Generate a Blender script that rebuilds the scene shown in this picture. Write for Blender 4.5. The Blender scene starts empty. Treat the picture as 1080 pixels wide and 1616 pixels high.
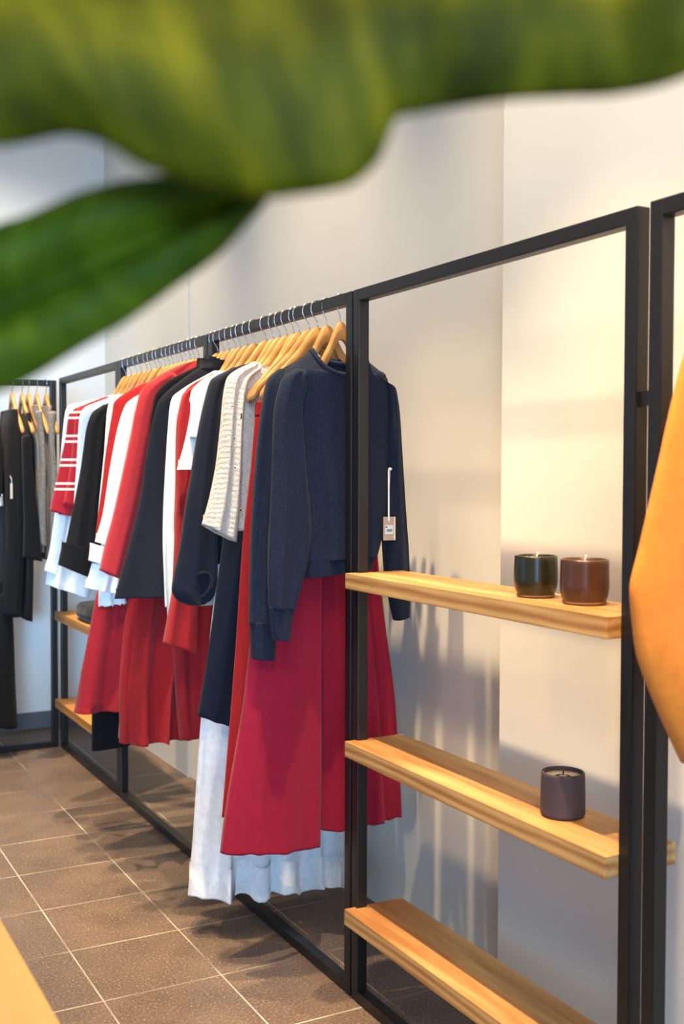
import bpy, bmesh, math, random
from mathutils import Vector, Matrix
random.seed(7)
S = bpy.context.scene
COL = S.collection
PI = math.pi

# ---------------------------------------------------------------- camera
EYE = 1.35
cam = bpy.data.cameras.new('camera')
cam.sensor_fit = 'VERTICAL'; cam.sensor_height = 36.0; cam.sensor_width = 24.06
cam.lens = 39.328
cam.clip_start = 0.02
cam.dof.use_dof = True; cam.dof.focus_distance = 2.85; cam.dof.aperture_fstop = 4.6
camo = bpy.data.objects.new('camera', cam); COL.objects.link(camo)
cr = Vector((0.88180262, -0.47161045, 0.00278003)); cu = Vector((0.0134544, 0.031048, 0.99942734)); cf = Vector((0.47142669, 0.88126024, -0.03372344))
camo.matrix_world = Matrix(((cr.x, cu.x, -cf.x, 0), (cr.y, cu.y, -cf.y, 0), (cr.z, cu.z, -cf.z, EYE), (0, 0, 0, 1)))
S.camera = camo

# ---------------------------------------------------------------- exposure, sky, lights
S.view_settings.view_transform = 'Standard'
S.view_settings.look = 'None'
S.view_settings.gamma = 1.0
S.view_settings.use_curve_mapping = False
S.view_settings.exposure = 0.04
w = bpy.data.worlds.new('sky'); S.world = w; w.use_nodes = True
wb = w.node_tree.nodes['Background']; wb.inputs[0].default_value = (0.42, 0.62, 1.0, 1); wb.inputs[1].default_value = 0.5

def aim(o, tgt):
    d = Vector(tgt) - o.location
    o.rotation_euler = d.to_track_quat('-Z', 'Y').to_euler()
def area(name, loc, tgt, sx, sy, power, colr, spread=180):
    l = bpy.data.lights.new(name, 'AREA'); l.spread = math.radians(spread); l.shape = 'RECTANGLE'; l.size = sx; l.size_y = sy
    l.energy = power; l.color = colr
    o = bpy.data.objects.new(name, l); COL.objects.link(o); o.location = loc; aim(o, tgt); return o
def spot(name, loc, tgt, power, colr, deg=70, blend=0.6, rad=0.03):
    l = bpy.data.lights.new(name, 'SPOT'); l.energy = power; l.color = colr
    l.spot_size = math.radians(deg); l.spot_blend = blend; l.shadow_soft_size = rad
    o = bpy.data.objects.new(name, l); COL.objects.link(o); o.location = loc; aim(o, tgt); return o
DAY = (0.29, 0.60, 1.0); WARM = (1.0, 0.76, 0.47)
area('shop_window_daylight', (-0.4, -2.3, 1.5), (0.9, 4.0, 1.1), 2.6, 2.3, 130, DAY)
area('shop_window_daylight', (-1.4, -2.3, 1.6), (1.3, 5.9, 0.8), 1.2, 1.8, 13, DAY, 24)  # extra narrow beam, added only to brighten the back wall
area('room_ceiling_light', (-0.5, -0.6, 3.1), (1.3, 3.2, 0.8), 1.0, 0.6, 24, (1.0, 0.84, 0.66), 120)
area('added_side_daylight', (-3.3, 3.6, 1.5), (1.0, 5.6, 0.9), 3.0, 2.0, 16, DAY)  # unseen area light added from the left to lift the back wall with blue
for i, y in enumerate((1.0, 1.8, 2.6, 3.4, 4.2, 5.0)):
    spot('ceiling_spot', (0.92, y, 3.15), (1.22, y + 0.05, 0.0), 330, WARM, 54, 0.8, 0.02)
for y in (0.9, 1.9, 3.2, 4.6):
    spot('ceiling_wall_washer', (0.42, y, 3.1), (1.7, y + 0.2, 2.05), 82, (1.0, 0.79, 0.54), 56, 1.0, 0.04)
spot('ceiling_spot', (0.35, 3.0, 3.1), (0.75, 3.9, 0.0), 130, WARM, 50, 1.0, 0.04)
spot('ceiling_spot', (0.7, 4.6, 3.1), (1.0, 5.9, 1.8), 125, (1, .90, .76), 80, 1.0, 0.04)
spot('ceiling_spot', (0.80, 0.35, 3.1), (1.6, 1.4, 0.9), 110, (1.0, 0.55, 0.20), 50, 0.8, 0.03)  # added orange lamp imitating the light-leak glow at the right, no real fixture

# ---------------------------------------------------------------- materials
def lin(c):
    return tuple(((v / 255) / 12.92 if v / 255 <= 0.04045 else ((v / 255 + 0.055) / 1.055) ** 2.4) for v in c) + (1,)
class NT:
    def __init__(self, name):
        self.m = bpy.data.materials.new(name); self.m.use_nodes = True
        self.t = self.m.node_tree; self.b = self.t.nodes['Principled BSDF']
    def n(self, typ, **kw):
        nd = self.t.nodes.new(typ)
        for k, v in kw.items():
            if k in ('operation', 'blend_type', 'data_type', 'wave_type', 'bands_direction', 'noise_dimensions', 'feature'): setattr(nd, k, v)
        return nd
    def l(self, a, b): self.t.links.new(a, b)
    def set(self, **kw):
        for k, v in kw.items():
            self.b.inputs[k.replace('_', ' ')].default_value = v
    def coord(self, sx=1, sy=1, sz=1, kind='Object'):
        tc = self.n('ShaderNodeTexCoord'); mp = self.n('ShaderNodeMapping'); mp.inputs['Scale'].default_value = (sx, sy, sz)
        self.l(tc.outputs[kind], mp.inputs[0]); return mp.outputs[0]
    def noise(self, vec, scale, detail=2, rough=0.5):
        nd = self.n('ShaderNodeTexNoise'); nd.inputs['Scale'].default_value = scale; nd.inputs['Detail'].default_value = detail
        nd.inputs['Roughness'].default_value = rough; self.l(vec, nd.inputs['Vector']); return nd.outputs['Fac']
    def ramp(self, fac, stops):
        r = self.n('ShaderNodeValToRGB'); e = r.color_ramp.elements
        while len(e) < len(stops): e.new(0.5)
        for el, (p, c) in zip(e, stops): el.position = p; el.color = c
        self.l(fac, r.inputs[0]); return r.outputs[0]
    def mix(self, fac, a, b, mode='MIX'):
        m = self.n('ShaderNodeMix', data_type='RGBA', blend_type=mode)
        for s, v in ((m.inputs[0], fac), (m.inputs[6], a), (m.inputs[7], b)):
            if hasattr(v, 'links'): self.l(v, s)
            else: s.default_value = v
        return m.outputs[2]
    def math(self, op, a, b=None, c=None):
        m = self.n('ShaderNodeMath', operation=op)
        for i, v in enumerate((a, b, c)):
            if v is None: continue
            if hasattr(v, 'links'): self.l(v, m.inputs[i])
            else: m.inputs[i].default_value = v
        return m.outputs[0]
    def bump(self, h, strength=0.3, dist=0.002):
        bp = self.n('ShaderNodeBump'); bp.inputs['Strength'].default_value = strength; bp.inputs['Distance'].default_value = dist
        self.l(h, bp.inputs['Height']); self.l(bp.outputs[0], self.b.inputs['Normal'])

def paint(name, c, rough=0.75, var=0.04):
    t = NT(name); v = t.coord()
    n = t.noise(v, 2.5, 4)
    a = lin(c); b = tuple(x * (1 - var) for x in a[:3]) + (1,)
    t.l(t.ramp(n, [(0.3, a), (0.7, b)]), t.b.inputs['Base Color']); t.set(Roughness=rough)
    t.bump(t.noise(v, 180, 3), 0.08, 0.001); return t.m
def fabric(name, c, rough=0.9, kind='plain', c2=None, sheen=0.12, bs=0.3):
    t = NT(name); v = t.coord(); a = lin(c)
    t.set(Roughness=rough, Sheen_Weight=sheen, Sheen_Roughness=0.5)
    t.b.inputs['Specular IOR Level'].default_value = 0.2
    if kind == 'plain':
        n = t.noise(v, 60, 3)
        t.l(t.ramp(n, [(0.3, tuple(x * 0.94 for x in a[:3]) + (1,)), (0.7, tuple(min(1, x * 1.08) for x in a[:3]) + (1,))]), t.b.inputs['Base Color'])
        big = t.noise(t.coord(9, 9, 2.2), 1.6, 3, 0.55); fine = t.noise(v, 700, 2)
        t.bump(t.math('ADD', t.math('MULTIPLY', big, 1.0), t.math('MULTIPLY', fine, 0.02)), bs, 0.02)
    elif kind == 'heather':
        n = t.noise(v, 420, 3, 0.7)
        t.l(t.ramp(n, [(0.38, a), (0.55, lin(c2)), (0.72, tuple(min(1, 2.2 * x) for x in lin(c2)[:3]) + (1,))]), t.b.inputs['Base Color'])
        big = t.noise(t.coord(8, 8, 2.0), 1.6, 3, 0.5)
        t.bump(t.math('ADD', big, t.math('MULTIPLY', n, 0.05)), 0.5, 0.02)
    elif kind == 'tweed':
        wv = t.n('ShaderNodeTexWave'); wv.wave_type = 'BANDS'; wv.bands_direction = 'DIAGONAL'
        wv.inputs['Scale'].default_value = 38; wv.inputs['Distortion'].default_value = 3.0; wv.inputs['Detail'].default_value = 3; wv.inputs['Detail Scale'].default_value = 3
        t.l(v, wv.inputs['Vector'])
        n = t.noise(v, 260, 3, 0.7)
        base = t.ramp(n, [(0.33, lin(c2)), (0.5, a), (0.7, tuple(min(1, 1.12 * x) for x in a[:3]) + (1,))])
        fl = t.noise(v, 75, 1)
        t.l(t.mix(t.math('GREATER_THAN', fl, 0.765), base, lin((70, 45, 40))), t.b.inputs['Base Color'])
        t.bump(t.math('ADD', t.math('MULTIPLY', wv.outputs['Fac'], 0.5), n), 0.85, 0.004)
    elif kind == 'stripe':
        tc = t.n('ShaderNodeTexCoord'); sp = t.n('ShaderNodeSeparateXYZ'); t.l(tc.outputs['Object'], sp.inputs[0])
        z = t.math('FRACT', t.math('DIVIDE', t.math('ADD', sp.outputs[2], 3.0), 0.090))
        s1 = t.math('LESS_THAN', t.math('ABSOLUTE', t.math('SUBTRACT', z, 0.34)), 0.050)
        s2 = t.math('LESS_THAN', t.math('ABSOLUTE', t.math('SUBTRACT', z, 0.58)), 0.050)
        top = t.math('GREATER_THAN', sp.outputs[2], 0.05)
        m = t.math('MULTIPLY', t.math('MAXIMUM', s1, s2), top)
        t.l(t.mix(m, a, lin(c2)), t.b.inputs['Base Color'])
        t.bump(t.noise(t.coord(9, 9, 2.2), 1.6, 3), 0.5, 0.02)
    return t.m
def wood(name, c1, c2, axis='Y', scale=1.0, rough=0.45):
    t = NT(name)
    sc = {'X': (1.2, 14, 14), 'Y': (14, 1.2, 14), 'Z': (14, 14, 1.2)}[axis]
    v = t.coord(*[s * scale for s in sc])
    n1 = t.noise(v, 2.2, 6, 0.6)
    wv = t.n('ShaderNodeTexWave'); wv.wave_type = 'RINGS'; wv.inputs['Scale'].default_value = 1.3; wv.inputs['Distortion'].default_value = 5.5
    wv.inputs['Detail'].default_value = 3; t.l(t.coord(*[s * scale * 0.45 for s in sc]), wv.inputs['Vector'])
    f = t.math('ADD', t.math('MULTIPLY', n1, 0.6), t.math('MULTIPLY', wv.outputs['Fac'], 0.4))
    t.l(t.ramp(f, [(0.25, lin(c1)), (0.8, lin(c2))]), t.b.inputs['Base Color'])
    t.set(Roughness=rough); t.bump(n1, 0.12, 0.001); return t.m
def plainm(name, c, rough=0.5, metal=0.0, coat=0.0):
    t = NT(name); v = t.coord(); n = t.noise(v, 40, 2); a = lin(c)
    t.l(t.ramp(n, [(0.3, a), (0.7, tuple(x * 0.9 for x in a[:3]) + (1,))]), t.b.inputs['Base Color'])
    t.set(Roughness=rough, Metallic=metal, Coat_Weight=coat); return t.m

M = {}
M['wall'] = paint('cream_plaster', (226, 221, 208))
M['wall_back'] = paint('white_plaster', (232, 231, 226))
M['ceiling'] = paint('ceiling_white', (225, 222, 215))
M['skirting'] = paint('grey_skirting', (96, 96, 98), 0.6)
M['metal'] = plainm('black_powder_coat', (20, 18, 18), 0.42)
M['steel'] = plainm('hook_steel', (205, 205, 208), 0.22, 1.0)
M['hanger'] = wood('hanger_beech', (172, 112, 50), (196, 140, 74), 'X', 0.7, 0.35)
M['oak'] = wood('oak', (156, 104, 54), (206, 166, 106), 'Y', 1.7, 0.5)
M['oak_far'] = wood('oak_orange', (176, 112, 50), (208, 150, 78), 'Y', 1.0, 0.5)
M['table'] = wood('table_oak', (212, 160, 84), (228, 182, 108), 'Y', 0.6, 0.5)
M['navy_knit'] = fabric('navy_heather_knit', (15, 20, 32), kind='heather', c2=(29, 37, 54), sheen=0.05)
M['navy'] = fabric('navy_crepe', (22, 26, 38), sheen=0.05)
M['crimson'] = fabric('crimson_crepe', (150, 22, 46), sheen=0.1)
M['redskirt'] = fabric('scarlet_crepe', (158, 28, 30))
M['redcoat'] = fabric('brick_red_wool', (170, 42, 46))
M['redskirt2'] = fabric('cherry_crepe', (156, 28, 38))
M['reddark'] = fabric('deep_red_crepe', (150, 26, 34))
M['white'] = fabric('white_cotton', (228, 227, 225), sheen=0.05, bs=0.02)
M['ivory'] = fabric('ivory_cotton', (226, 220, 207), sheen=0.05, bs=0.03)
M['black'] = fabric('black_wool', (19, 18, 19), sheen=0.03)
M['blackcoat'] = fabric('off_black_wool', (28, 28, 35), sheen=0.03)
M['tweed'] = fabric('cream_tweed', (226, 208, 188), kind='tweed', c2=(190, 160, 132))
M['stripe'] = fabric('red_striped_knit', (170, 28, 40), kind='stripe', c2=(238, 214, 196))
M['greytweed'] = fabric('grey_tweed', (36, 35, 34), kind='heather', c2=(138, 132, 124), sheen=0.05)
M['rust'] = fabric('rust_linen', (226, 128, 44))
M['greenknit'] = fabric('dark_green_felt', (32, 36, 28))
M['card'] = plainm('tag_card', (176, 158, 140), 0.8)
M['sticker'] = plainm('tag_sticker', (206, 218, 222), 0.7)
M['ink'] = plainm('tag_ink', (62, 84, 100), 0.7)
M['string'] = plainm('tag_string', (240, 240, 240), 0.8)
M['cup_green'] = plainm('olive_glaze', (34, 34, 14), 0.3, 0, 0.15)
M['cup_brown'] = plainm('brown_glaze', (72, 44, 28), 0.35, 0, 0.15)
M['cup_grey'] = plainm('slate_stoneware', (62, 50, 56), 0.7)
M['clay'] = plainm('bare_clay', (130, 92, 66), 0.8)
M['wax'] = plainm('candle_wax', (226, 206, 176), 0.5)
M['wick'] = plainm('wick', (235, 222, 196), 0.8)
M['soil'] = plainm('soil', (50, 36, 26), 0.95)
M['pot'] = plainm('pot_clay', (190, 186, 178), 0.7)
M['stem'] = plainm('plant_stem', (88, 104, 40), 0.5)

def tile_mat():
    t = NT('floor_tile'); tc = t.n('ShaderNodeTexCoord'); sp = t.n('ShaderNodeSeparateXYZ'); t.l(tc.outputs['Object'], sp.inputs[0])
    u = t.math('DIVIDE', t.math('SUBTRACT', sp.outputs[0], 1.118 - 0.323 * 40), 0.323)
    v = t.math('DIVIDE', t.math('SUBTRACT', sp.outputs[1], 3.110 - 0.337 * 40), 0.337)
    du = t.math('SUBTRACT', 0.5, t.math('ABSOLUTE', t.math('SUBTRACT', t.math('FRACT', u), 0.5)))
    dv = t.math('SUBTRACT', 0.5, t.math('ABSOLUTE', t.math('SUBTRACT', t.math('FRACT', v), 0.5)))
    g = t.math('LESS_THAN', t.math('MINIMUM', du, dv), 0.0068)
    cb = t.n('ShaderNodeCombineXYZ'); t.l(t.math('FLOOR', u), cb.inputs[0]); t.l(t.math('FLOOR', v), cb.inputs[1])
    wn = t.n('ShaderNodeTexWhiteNoise'); t.l(cb.outputs[0], wn.inputs['Vector'])
    ob = tc.outputs['Object']
    cl = t.noise(ob, 5, 5, 0.6); sk = t.noise(ob, 150, 3, 0.8)
    base = t.ramp(cl, [(0.3, lin((90, 74, 64))), (0.7, lin((122, 102, 86)))])
    base = t.mix(t.math('MULTIPLY', wn.outputs['Value'], 0.35), base, lin((92, 80, 72)))
    base = t.mix(t.math('GREATER_THAN', sk, 0.60), base, lin((164, 142, 120)))
    base = t.mix(t.math('LESS_THAN', sk, 0.40), base, lin((64, 52, 46)))
    gr = t.ramp(t.noise(ob, 3, 2), [(0.35, lin((112, 100, 88))), (0.65, lin((196, 186, 172)))])
    t.l(t.mix(g, base, gr), t.b.inputs['Base Color'])
    t.set(Roughness=0.42)
    t.bump(t.math('SUBTRACT', t.math('MULTIPLY', sk, 0.3), g), 0.25, 0.002); return t.m
M['tile'] = tile_mat()
def leaf_mat(name, cd, cm, cy):
    t = NT(name); tc = t.n('ShaderNodeTexCoord'); sp = t.n('ShaderNodeSeparateXYZ'); t.l(tc.outputs['UV'], sp.inputs[0])
    mp = t.n('ShaderNodeMapping'); mp.inputs['Scale'].default_value = (1, 0.16, 1); mp.inputs['Rotation'].default_value = (0, 0, 0)
    t.l(tc.outputs['UV'], mp.inputs[0])
    n = t.noise(mp.outputs[0], 15, 3, 0.55); n2 = t.noise(tc.outputs['UV'], 3.2, 2)
    f = t.math('ADD', t.math('MULTIPLY', n, 0.6), t.math('MULTIPLY', n2, 0.4))
    c = t.ramp(f, [(0.36, lin(cd)), (0.50, lin(cm)), (0.64, lin(cy))])
    t.l(c, t.b.inputs['Base Color']); t.set(Roughness=0.6)
    t.b.inputs['Specular IOR Level'].default_value = 0.12
    tr = t.n('ShaderNodeBsdfTranslucent'); t.l(c, tr.inputs[0])
    mx = t.n('ShaderNodeMixShader'); mx.inputs[0].default_value = 0.35
    t.l(t.b.outputs[0], mx.inputs[1]); t.l(tr.outputs[0], mx.inputs[2])
    out = t.t.nodes['Material Output']; t.l(mx.outputs[0], out.inputs['Surface'])
    t.bump(n, 0.3, 0.003); return t.m
M['leaf'] = leaf_mat('leaf_green', (56, 52, 2), (96, 88, 4), (150, 126, 12))
M['leaf_dark'] = leaf_mat('leaf_deep_green', (60, 72, 4), (78, 88, 8), (104, 110, 14))

# ---------------------------------------------------------------- mesh helpers
def link(name, bm, mat, parent=None, smooth=False):
    me = bpy.data.meshes.new(name); bm.normal_update(); bm.to_mesh(me); bm.free()
    if smooth:
        for p in me.polygons: p.use_smooth = True
    o = bpy.data.objects.new(name, me); COL.objects.link(o)
    if mat is not None: me.materials.append(mat)
    if parent is not None:
        o.parent = parent
        off = Vector((0, 0, 0)); q = parent
        while q is not None: off += q.location; q = q.parent
        me.transform(Matrix.Translation(-off))
    return o
def thing(name, loc, label, cat, group=None):
    o = bpy.data.objects.new(name, None); COL.objects.link(o); o.location = loc; o.empty_display_size = 0.05
    o['label'] = label; o['category'] = cat
    if group: o['group'] = group
    return o
def tag(o, label, cat, group=None):
    o['label'] = label; o['category'] = cat
    if group: o['group'] = group
    return o
def struct(o):
    o['kind'] = 'structure'; return o
def box(bm, x0, x1, y0, y1, z0, z1, bev=0.0):
    vs = [bm.verts.new((x, y, z)) for x in (x0, x1) for y in (y0, y1) for z in (z0, z1)]
    fs = [(0, 1, 3, 2), (4, 6, 7, 5), (0, 4, 5, 1), (2, 3, 7, 6), (0, 2, 6, 4), (1, 5, 7, 3)]
    faces = [bm.faces.new([vs[i] for i in f]) for f in fs]
    if bev > 0:
        es = list({e for f in faces for e in f.edges})
        bmesh.ops.bevel(bm, geom=es, offset=bev, segments=2, affect='EDGES', profile=0.6)
def boxo(name, d, mat, parent=None, bev=0.0):
    bm = bmesh.new(); box(bm, *d, bev); return link(name, bm, mat, parent)
def tube(bm, pts, r, n=8, closed=False, cap=True):
    pts = [Vector(p) for p in pts]; k = len(pts); rings = []
    up = None
    for i, p in enumerate(pts):
        a = pts[(i - 1) % k] if (closed or i > 0) else p
        b = pts[(i + 1) % k] if (closed or i < k - 1) else p
        d = (b - a).normalized()
        if up is None:
            up = Vector((0, 0, 1)) if abs(d.z) < 0.9 else Vector((0, 1, 0))
        sx = d.cross(up).normalized(); up = sx.cross(d).normalized()
        rr = r[i] if isinstance(r, (list, tuple)) else r
        rings.append([bm.verts.new(p + (sx * math.cos(2 * PI * j / n) + up * math.sin(2 * PI * j / n)) * rr) for j in range(n)])
    m = k if closed else k - 1
    for i in range(m):
        A, B = rings[i], rings[(i + 1) % k]
        for j in range(n):
            bm.faces.new((A[j], A[(j + 1) % n], B[(j + 1) % n], B[j]))
    if not closed and cap:
        bm.faces.new(rings[0][::-1]); bm.faces.new(rings[-1])
def lathe(bm, prof, cx, cy, n=40):
    rings = []
    for r, z in prof:
        if r < 1e-5: rings.append([bm.verts.new((cx, cy, z))])
        else: rings.append([bm.verts.new((cx + r * math.cos(2 * PI * j / n), cy + r * math.sin(2 * PI * j / n), z)) for j in range(n)])
    for A, B in zip(rings, rings[1:]):
        for j in range(n):
            j2 = (j + 1) % n
            if len(A) == 1 and len(B) > 1: bm.faces.new((A[0], B[j], B[j2]))
            elif len(B) == 1 and len(A) > 1: bm.faces.new((A[j], A[j2], B[0]))
            elif len(A) > 1: bm.faces.new((A[j], A[j2], B[j2], B[j]))
def crom(P, t):
    n = len(P) - 1; i = min(int(t), n - 1); f = t - i
    p0 = P[max(i - 1, 0)]; p1 = P[i]; p2 = P[i + 1]; p3 = P[min(i + 2, n)]
    out = []
    for a, b, c, d in zip(p0, p1, p2, p3):
        m1 = (c - a) * 0.4; m2 = (d - b) * 0.4
        out.append((2 * f**3 - 3 * f**2 + 1) * b + (f**3 - 2 * f**2 + f) * m1 + (-2 * f**3 + 3 * f**2) * c + (f**3 - f**2) * m2)
    return out
def cloth(name, rows, Y, th, mat, parent, folds=None, pleats=(), dip=0.0, hem=0.0, cap=True, M_=72, sub=7, ex=0.75, close=False, inner=0.03, dome=None):
    """hollow hanging cloth: rows of (left x, left z, right x, right z) from the top down, th = half depth (one value or first/last)"""
    bm = bmesh.new(); n = len(rows); R_ = (n - 1) * sub + 1
    t0, t1 = (th, th) if not isinstance(th, (tuple, list)) else th
    seed = random.random() * 10; rings = []
    if dome is None: dome = name == 'sleeve'
    for k in range(R_):
        s = k / (R_ - 1); xl, zl, xr, zr = crom(rows, k / sub)
        t = t0 + (t1 - t0) * s
        ring = []
        for j in range(M_):
            a = 2 * PI * j / M_; c, sn = math.cos(a), math.sin(a)
            c = math.copysign(abs(c) ** ex, c); q = math.copysign(abs(sn) ** 0.85, sn)
            h = (1 - c) / 2                                   # 0 right .. 1 left
            x = xr + (xl - xr) * h; z = zr + (zl - zr) * h
            y = q * t
            edge = abs(sn) ** 0.5
            if folds:
                nf, amp, w0 = folds; ww = w0 + (1 - w0) * s
                y += edge * amp * ww * (math.sin(2 * PI * nf * h + seed + 0.8 * s) + 0.5 * math.sin(2 * PI * nf * 1.7 * h + seed * 2.1 - 1.1 * s))
                x += 0.35 * amp * ww * math.sin(2 * PI * nf * h * 1.3 + seed) * edge
            for (pc, pw, pd) in pleats:
                y += pd * (0.35 + 0.65 * s) * math.exp(-((1 - h - pc) / pw) ** 2) * edge * (1 if sn < 0 else -0.3)
            if dip and k < sub * 2:
                f = (1 - k / (sub * 2)) ** 1.5
                z -= dip * f * max(0, -sn) ** 1.2; z -= dip * 0.35 * f * max(0, sn) ** 1.2
            if hem and s > 0.7:
                z += hem * ((s - 0.7) / 0.3) ** 2 * (math.sin(2 * PI * 4.3 * h + seed + (2 if sn > 0 else 0) * edge) + 0.5 * math.sin(2 * PI * 7.1 * h + 2 * seed)) * edge
            ring.append(bm.verts.new((x, Y + y, z)))
        rings.append(ring)
    if dome:                                                  # rounded top that runs up into the shoulder
        first = [v.co.copy() for v in rings[0]]; c0 = sum(first, Vector()) / M_; wd = rows[0][2] - rows[0][0]
        pre = []
        for ph in (1.5, 1.2, 0.9, 0.6, 0.3):
            f = math.cos(ph); sn = math.sin(ph)
            pre.append([bm.verts.new(c0 + (p - c0) * f + Vector((0.30 * wd * sn, 0, 0.34 * wd * sn))) for p in first])
        rings = pre + rings
    if inner and not close:                                  # turned-in hem, so the cloth has thickness
        last = [v.co.copy() for v in rings[-1]]
        c0 = sum(last, Vector()) / M_
        for off, up_ in ((0.004, 0.0), (0.006, inner)):
            ring = []
            for p in last:
                d = (c0 - p); L = d.length
                ring.append(bm.verts.new(p + d * min(0.4, off / max(L, 1e-4)) + Vector((0, 0, up_ + 0.0005))))
            rings.append(ring)
    for A, B in zip(rings, rings[1:]):
        for j in range(M_):
            bm.faces.new((A[j], B[j], B[(j + 1) % M_], A[(j + 1) % M_]))
    if cap: bm.faces.new(rings[0])
    if close: bm.faces.new(rings[-1][::-1])
    o = link(name, bm, mat, parent, True)
    return o
def garment(name, label, cat, Y, group=None):
    return thing(name, (1.38, Y, 1.2), label, cat, group)

# ---------------------------------------------------------------- room
XW, XP, YB = 1.74, 1.62, 5.95
struct(boxo('floor', (-3.5, 1.95, -2.7, 6.1, -0.08, 0.0), M['tile']))
struct(boxo('wall_right', (XW, XW + 0.15, -2.5, 6.1, 0, 3.3), M['wall']))
struct(boxo('wall_pilaster', (XP, XW, -2.5, 2.21, 0, 3.3), M['wall']))
struct(boxo('wall_pilaster_far', (XW - 0.012, XW, 4.67, YB, 0, 3.3), M['wall']))
struct(boxo('wall_back', (-3.5, XW, YB, YB + 0.15, 0, 3.3), M['wall_back']))
struct(boxo('baseboard_back', (-3.5, XW, YB - 0.014, YB, 0, 0.09), M['skirting'], bev=0.003))
struct(boxo('ceiling', (-3.5, 1.95, -2.7, 6.1, 3.3, 3.4), M['ceiling']))
def wall_with_opening(name, axis, pos, a0, a1, o0, o1, oz0, oz1):
    bm = bmesh.new()
    for (s0, s1, z0, z1) in ((a0, o0, 0, 3.3), (o1, a1, 0, 3.3), (o0, o1, 0, oz0), (o0, o1, oz1, 3.3)):
        if axis == 'Y': box(bm, s0, s1, pos - 0.15, pos, z0, z1)
        else: box(bm, pos - 0.15, pos, s0, s1, z0, z1)
    return struct(link(name, bm, M['wall_back']))
wall_with_opening('wall_front', 'Y', -2.5, -3.5, 1.95, -2.1, 1.0, 0.3, 2.7)
wall_with_opening('wall_left', 'X', -3.5, -2.5, 6.1, 2.0, 5.2, 0.4, 2.6)
def win(name, axis, pos, o0, o1, z0, z1):
    bm = bmesh.new(); t = 0.05
    def bx(s0, s1, za, zb):
        if axis == 'Y': box(bm, s0, s1, pos - 0.11, pos - 0.05, za, zb)
        else: box(bm, pos - 0.11, pos - 0.05, s0, s1, za, zb)
    bx(o0, o0 + t, z0, z1); bx(o1 - t, o1, z0, z1); bx(o0 + t, o1 - t, z0, z0 + t); bx(o0 + t, o1 - t, z1 - t, z1)
    m = (o0 + o1) / 2; bx(m - t / 2, m + t / 2, z0 + t, z1 - t)
    return struct(link(name, bm, M['metal']))
win('window_1', 'Y', -2.5, -2.1, 1.0, 0.3, 2.7)
win('window_2', 'X', -3.5, 2.0, 5.2, 0.4, 2.6)

# ---------------------------------------------------------------- racks
XR0, XR1 = 1.365, 1.395
ZT = 1.815
def rack(label, y0, y1, link_tab=None):
    t = thing('clothes_rack', (1.38, (y0 + y1) / 2, 0), label, 'clothes rack', 'black steel rack bays along the cream wall')
    b = 0.03; e = 0.003
    boxo('post', (XR0, XR1, y0, y0 + b, 0, ZT), M['metal'], t, e)
    boxo('post', (XR0, XR1, y1 - b, y1, 0, ZT), M['metal'], t, e)
    boxo('top_rail', (XR0, XR1, y0 + b - 0.002, y1 - b + 0.002, ZT - b, ZT), M['metal'], t, e)
    boxo('bottom_rail', (XR0, XR1, y0 + b - 0.002, y1 - b + 0.002, 0, b), M['metal'], t, e)
    return t
def shelf(t, y0, y1, z1, mat, th=0.040):
    s = boxo('shelf', (1.335, 1.505, y0, y1, z1 - th, z1), mat, t, 0.0015)
    s['label'] = 'thick oak shelf'
    for y in (y0 - 0.004, y1):
        boxo('bracket', (1.372, 1.392, y, y + 0.004, z1 - th - 0.028, z1 - th + 0.02), M['metal'], s)
    return s
rE = rack('black steel rack bay at the right edge with rust orange top', 0.42, 1.445)
rC = rack('black steel rack bay fitted with three oak shelves and candles', 1.475, 2.495)
boxo('joining_bolt', (1.374, 1.386, 1.444, 1.476, 1.47, 1.495), M['metal'], rC)
rA = rack('black steel rack bay holding the navy sweaters and crimson skirt', 2.505, 3.500)
rB = rack('black steel rack bay holding the brick red coat', 3.515, 4.515)
rD = rack('far black steel rack bay with bare rail and oak shelves', 4.525, 5.490)
for z in (1.101, 0.674, 0.243):
    s = shelf(rC, 1.506, 2.478, z, M['oak'])
for z in (0.674, 0.243):
    shelf(rD, 4.556, 5.485, z, M['oak_far'])
t = thing('clothes_rack', (0.86, 5.5, 0), 'black steel rack bay across the white back wall with black coats', 'clothes rack', 'black steel rack bays along the cream wall')
t['group'] = 'black steel rack at the back wall'
boxo('post', (1.326, 1.356, 5.50, 5.53, 0, 1.805), M['metal'], t, 0.003)
boxo('post', (0.33, 0.36, 5.50, 5.53, 0, 1.805), M['metal'], t, 0.003)
boxo('top_rail', (0.358, 1.328, 5.50, 5.53, 1.775, 1.805), M['metal'], t, 0.003)
boxo('bottom_rail', (0.358, 1.328, 5.50, 5.53, 0, 0.03), M['metal'], t, 0.003)

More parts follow.
